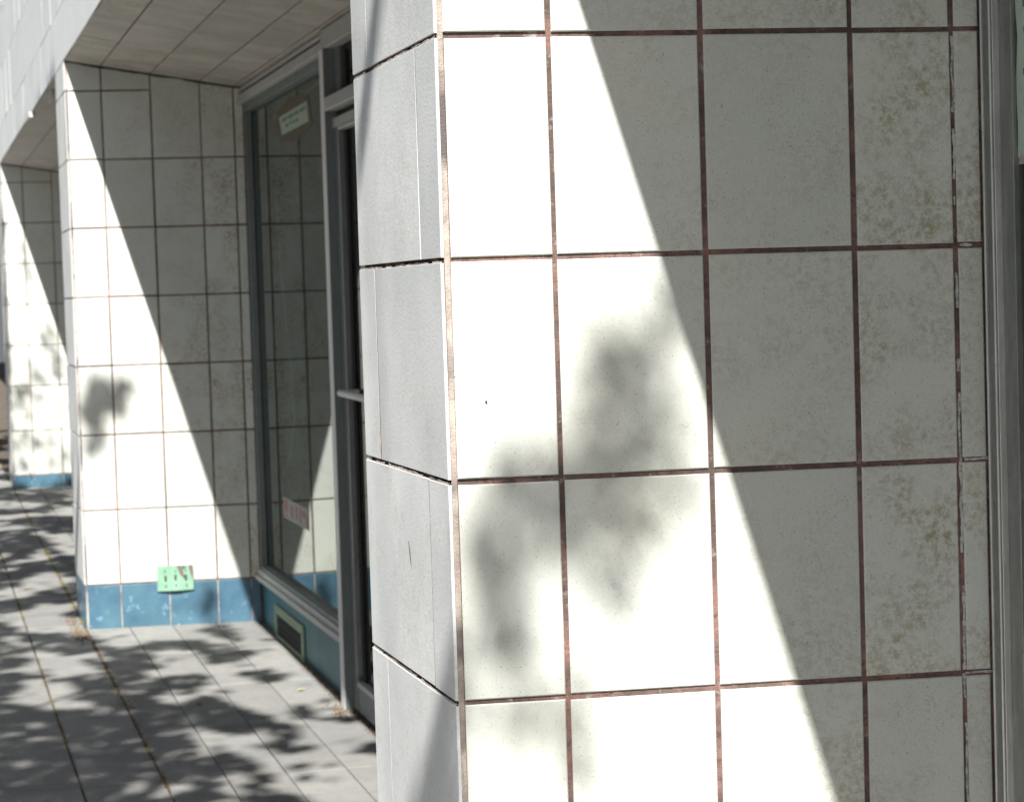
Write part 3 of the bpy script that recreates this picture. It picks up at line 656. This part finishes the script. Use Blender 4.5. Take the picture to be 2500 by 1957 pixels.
def lands(p):
    '''which clean wall the shadow of a leaf at p would fall on first'''
    for P_ in (0, 1, 2):
        t_ = (S * P_ - p.y) / SD.y
        if t_ > 0:
            q = p + SD * t_
            if 0 < q.x < .75 and gz(q.y) < q.z < 2.62 - 3.3 * q.x: return 'wall'
    t_ = (0 - p.x) / SD.x; q = p + SD * t_
    if (.0 < q.y < .57 and 1.0 < q.z < 2.6) or (S - .02 < q.y < S + .6 and .7 < q.z < 2.6): return 'face'
    return None
def cast(P, tmin=4.2, tmax=6.6, size=.034, chk=False):
    P = Vector(P); tm = max(tmin, (P.x + .22) / SD.x); t_ = rr.uniform(tm, max(tm + .6, tmax))
    if chk and lands(P - SD * t_): return
    leaves.append((P - SD * t_, size * rr.uniform(.75, 1.25)))
def area_cast(lst, y, k=1.0, tmin=4.2, tmax=5.6):
    for (x, z, rx, rz, d) in lst:
        n_ = int(math.pi * rx * rz * 3200 * d * k) + 1
        for _ in range(n_):
            a = rr.uniform(0, 6.283); r_ = math.sqrt(rr.random()) * .8
            cast((x + rx * r_ * math.cos(a), y - .1 * x, z + rz * r_ * math.sin(a)), tmin, tmax, .024)
area_cast(NEAR, 0, .95, 5.8, 7.6); area_cast(MID, S, 1.1, 5.8, 7.4)
def fb(x, y, s_, o_=0): return noise.fractal(Vector((x * s_, y * s_, o_)), 1.0, 2.0, 3)
# far pillar
n_ = 0
while n_ < 800:
    x = rr.uniform(-.02, .75); z = rr.uniform(.2, 2.0)
    if x > (2.4 - z) / 3.3: n_ += 1; continue
    dens = .62 if z < 1.45 else .3
    if fb(x, z * .6, 4.2, 3) > .30 - dens * .5: cast((x, S * 2 - .1 * x, z), 6.0, 8.0, .032)
    n_ += 1
# street face of the near pillar: soft dark mass low at the corner, one thin bough higher up
n_ = 0
while n_ < 420:
    y = rr.uniform(-.0, .5); z = rr.uniform(.25, 1.0)
    if z < 1.0 - .95 * y - .03: cast((0, y, z), 5.4, 6.6, .036)
    n_ += 1
for _ in range(60):
    k_ = rr.random(); cast((0, .345 + .20 * k_ + rr.gauss(0, .018), 1.93 - .26 * k_ + rr.gauss(0, .012)), 4.2, 5.2, .022)
# the paving
n_ = 0
while n_ < 42000:
    n_ += 1
    x = rr.uniform(-.75, .79); y = rr.uniform(2.6, 21)
    if 7.08 - .1 < y < 7.7 and x > 0: continue
    v_ = fb(x * 1.5, y * 1.0, 1.75, 9)
    th = -.07 if y > 6 else -.16
    if x > .12: th = .0
    if x > .30: th = .04
    if x > .45 and y > 4.6 and y < 7.1: th = .16
    if x > .62 and y > 4.7 and y < 7.1: th = .9
    if y > 6.6 and y < 7.1 and x > 0: th = max(th, .15)
    if x > 0 and gz(y) + x / SD.x * -SD.z > 2.5: continue
    if x < .15 and y < 5.0: th = -.32
    if v_ > th or rr.random() < .012: cast((x, y, gz(y)), 5.6, 8.2, .05, True)
# crowns outside the strip that shades the shops
TR = [(-2.35, -3.6), (-2.45, 2.6), (-2.3, 8.9), (-2.4, 15.0)]
core = list(leaves)
for (tx, ty) in TR:
    for _ in range(1500):
        a = rr.uniform(0, 6.283); r_ = rr.random() ** .5 * 2.3; z = rr.uniform(3.2, 6.4)
        if r_ > 2.3 * math.sqrt(max(0, 1 - ((z - 4.6) / 1.9) ** 2)): continue
        p = Vector((tx + r_ * math.cos(a) * .9 - .2, ty + r_ * math.sin(a), z))
        tt = p.z / -SD.z; hit = p + SD * tt
        if p.x > -.25: continue
        if hit.x > -.95 or lands(p): continue
        if fb(p.x, p.y, 1.4, p.z) < -.12: continue
        leaves.append((p, .042 * rr.uniform(.7, 1.3)))
buckets = [[] for _ in TR]
for p, s_ in leaves:
    i = min(range(4), key=lambda k: abs(p.y - TR[k][1])); buckets[i].append((p, s_))
names = ['leafy street tree behind the viewer, nearest the camera bay', 'leafy street tree beside the door bay', 'leafy street tree beside the far bay', 'leafy street tree farthest along the pavement']
for (tx, ty), bk_, lb in zip(TR, buckets, names):
    root = thing('street_tree', lb, 'tree', (tx, ty, gz(ty)), 'street trees along the kerb')
    tube('trunk', [(tx, ty, gz(ty) - .1), (tx + .02, ty, 1.2), (tx - .03, ty + .05, 2.4), (tx - .02, ty, 3.3), (tx, ty, 4.6)], [.13, .11, .095, .07, .03], BARK, root, 12)
    # limbs and twigs by nearest-node growth
    nodes = [(Vector((tx - .02, ty, 2.6)), .06), (Vector((tx - .02, ty, 3.3)), .05), (Vector((tx, ty, 4.2)), .04)]
    pts = [p for p, _ in bk_]; rs = random.Random(3); sel = rs.sample(pts, min(90, len(pts)))
    sel.sort(key=lambda p: (p - Vector((tx, ty, 3.6))).length)
    for p in sel:
        q, qr = min(nodes, key=lambda nd: (nd[0] - p).length + max(0, nd[0].z - p.z) * .6)
        if (p - q).length < .12: continue
        md = (p + q) / 2 + Vector((rs.uniform(-.05, .05), rs.uniform(-.05, .05), .06)); r2 = max(.0035, qr * .55)
        tube('limb', [q, md, p], [max(.004, qr * .7), r2 * 1.1, r2 * .8], BARK, root, 5)
        nodes.append((md, r2)); nodes.append((p, r2 * .8))
    vs = []; fs = []
    for p, s_ in bk_:
        d = Vector((rs.gauss(0, 1), rs.gauss(0, 1), rs.gauss(0, .6))).normalized(); up = Vector((rs.gauss(0, .7), rs.gauss(0, .7), 1)).normalized(); sd_ = d.cross(up).normalized() * s_ * .55; d = d * s_; k = len(vs)
        vs += [p - d, p + sd_, p + d * 1.1, p - sd_]; fs += [(k, k + 1, k + 2), (k, k + 2, k + 3)]
    me = bpy.data.meshes.new('crown'); me.from_pydata([tuple(v_) for v_ in vs], [], fs); o = link('crown', me, root, None, LEAF)
